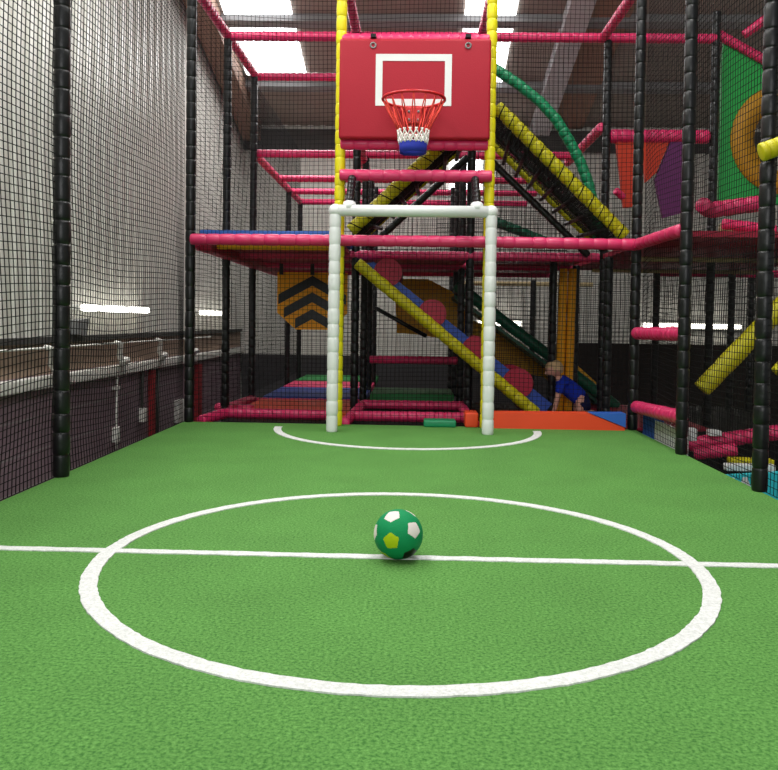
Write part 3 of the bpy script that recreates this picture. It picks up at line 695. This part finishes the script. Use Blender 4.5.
# ------------------------------------------------------------------ child kneeling on hands
CH = thing('person', 'small blond child in blue shirt kneeling on hands behind the orange step', 'person', (1.5, 7.9, -.1))
def skin(name, nodes, edges, m, parent, sub=2):
    """nodes: list of (co, radius or (rx, ry)); root is node 0"""
    me = bpy.data.meshes.new(name); me.from_pydata([n[0] for n in nodes], edges, []); o = bpy.data.objects.new(name, me); C.objects.link(o)
    md = o.modifiers.new('skin', 'SKIN'); md.use_smooth_shade = True
    for i, n in enumerate(nodes):
        r = n[1]; me.skin_vertices[0].data[i].radius = r if isinstance(r, tuple) else (r, r); me.skin_vertices[0].data[i].use_root = (i == 0)
    s = o.modifiers.new('sub', 'SUBSURF'); s.levels = sub; s.render_levels = sub
    dg = bpy.context.evaluated_depsgraph_get(); ev = o.evaluated_get(dg); m2 = bpy.data.meshes.new_from_object(ev)
    o.modifiers.clear(); o.data = m2; m2.materials.clear(); m2.materials.append(m)
    for p in m2.polygons: p.use_smooth = True
    o.name = name
    if parent: o.parent = parent; o.matrix_parent_inverse = Matrix.Translation(-CH.location)
    return o
yc = 7.9
nodes = [((1.64, yc, .03), (.075, .085)), ((1.57, yc, .10), (.07, .08)), ((1.48, yc, .17), (.068, .082)), ((1.415, yc, .235), (.06, .085)), ((1.385, yc, .275), .034), ((1.365, yc, .305), .034)]
edges = [(i, i+1) for i in range(5)]
def chain(start, pts):
    prev = start
    for p in pts: nodes.append(p); edges.append((prev, len(nodes)-1)); prev = len(nodes)-1
    return prev
for s in (-1, 1):
    dx = -.02 if s < 0 else .03
    wr = chain(3, [((1.405+dx*.3, yc+s*.095, .215), .036), ((1.378+dx, yc+s*.115, .08), .027), ((1.355+dx, yc+s*.11, -.04), .020), ((1.345+dx, yc+s*.11, -.07), .018), ((1.325+dx, yc+s*.11, -.082), (.022, .012))])
    for f_, (dy, ln) in enumerate(((-.018, .030), (-.006, .036), (.006, .034), (.018, .027))):
        chain(wr, [((1.312+dx, yc+s*.11+dy, -.085), .0062), ((1.312-ln+dx, yc+s*.11+dy*1.25, -.091), .0052)])
    chain(wr-1, [((1.335+dx, yc+s*.11-s*.024, -.085), .0065), ((1.318+dx, yc+s*.11-s*.036, -.091), .0055)])
    chain(0, [((1.63, yc+s*.065, .01), .062), ((1.575, yc+s*.075, -.055), .043), ((1.62, yc+s*.075, -.065), .036), ((1.70, yc+s*.075, -.072), .027), ((1.745, yc+s*.075, -.07), .022), ((1.775, yc+s*.075, -.085), .018)])
body = skin('body', nodes, edges, M['skin'], CH)
hd = MB(); hc = Vector((1.345, yc, .355))
hd.ball((0, 0, 0), .082, 0, 1.02, .88, 1.0, 24, 16)
V2 = []
for v in hd.v:   # face towards -x and down a little
    x, y, z = v
    if x < 0:
        x -= .008*max(0, 1-abs(z+.03)/.06)
        if z < -.02: y *= 1-.22*min(1, (-z-.02)/.06)
    V2.append((x, y, z))
hd.v = V2
hd.ball((-.092, 0, -.018), .011, 0, 1, .8, 1, 8, 6)
for s in (-1, 1): hd.ball((.008, s*.075, -.012), .016, 0, .8, .5, 1.2, 8, 6)
tilt = Matrix.Rotation(math.radians(-18), 4, 'Y')
def placed(mb): mb.v = [tuple(hc+(tilt @ Vector(v))) for v in mb.v]; return mb
placed(hd).build('head', M['skin'], CH)
ey = MB()
for s in (-1, 1): ey.ball((-.082, s*.03, .004), .008, 0, .6, 1, 1, 8, 6)
ey.box(-.089, -.083, -.018, .018, -.05, -.045)
placed(ey).build('eyes', M['eye'], CH)
hr_ = MB(); hr_.ball((0, 0, 0), .089, 0, 1.02, .92, 1.0, 28, 18)
keep = []
for f, mi in zip(hr_.f, hr_.mi):
    c_ = sum((Vector(hr_.v[i]) for i in f), Vector())/len(f)
    if c_.z > .035 or (c_.x > -.02 and c_.z > -.03) or (c_.x > .03 and c_.z > -.055): keep.append(f)
hr_.f = keep; hr_.mi = [0]*len(keep); hr_.sm = [True]*len(keep)
hr_.v = [tuple(Vector(v)*(1+.04*noise.noise(Vector(v)*40))) for v in hr_.v]
placed(hr_).build('hair', M['hair'], CH)
# shirt with sleeves, shorts
sn_ = [((1.62, yc, .05), (.086, .095)), ((1.57, yc, .105), (.083, .092)), ((1.48, yc, .175), (.08, .094)), ((1.415, yc, .238), (.07, .096)), ((1.392, yc, .262), (.05, .06))]
se_ = [(i, i+1) for i in range(4)]
for s in (-1, 1):
    dx = -.02 if s < 0 else .03
    sn_ += [((1.405+dx*.3, yc+s*.098, .21), .047), ((1.385+dx*.8, yc+s*.115, .115), .042)]; se_ += [(3, len(sn_)-2), (len(sn_)-2, len(sn_)-1)]
sh = skin('shirt', sn_, se_, M['shirt'], CH)
sn_ = [((1.645, yc, .03), (.092, .10)), ((1.615, yc, .055), (.092, .10))]; se_ = [(0, 1)]
for s in (-1, 1): sn_ += [((1.635, yc+s*.06, .005), .072), ((1.585, yc+s*.075, -.035), .058)]; se_ += [(0, len(sn_)-2), (len(sn_)-2, len(sn_)-1)]
skin('shorts', sn_, se_, M['shorts'], CH)
CH.location.x += .04
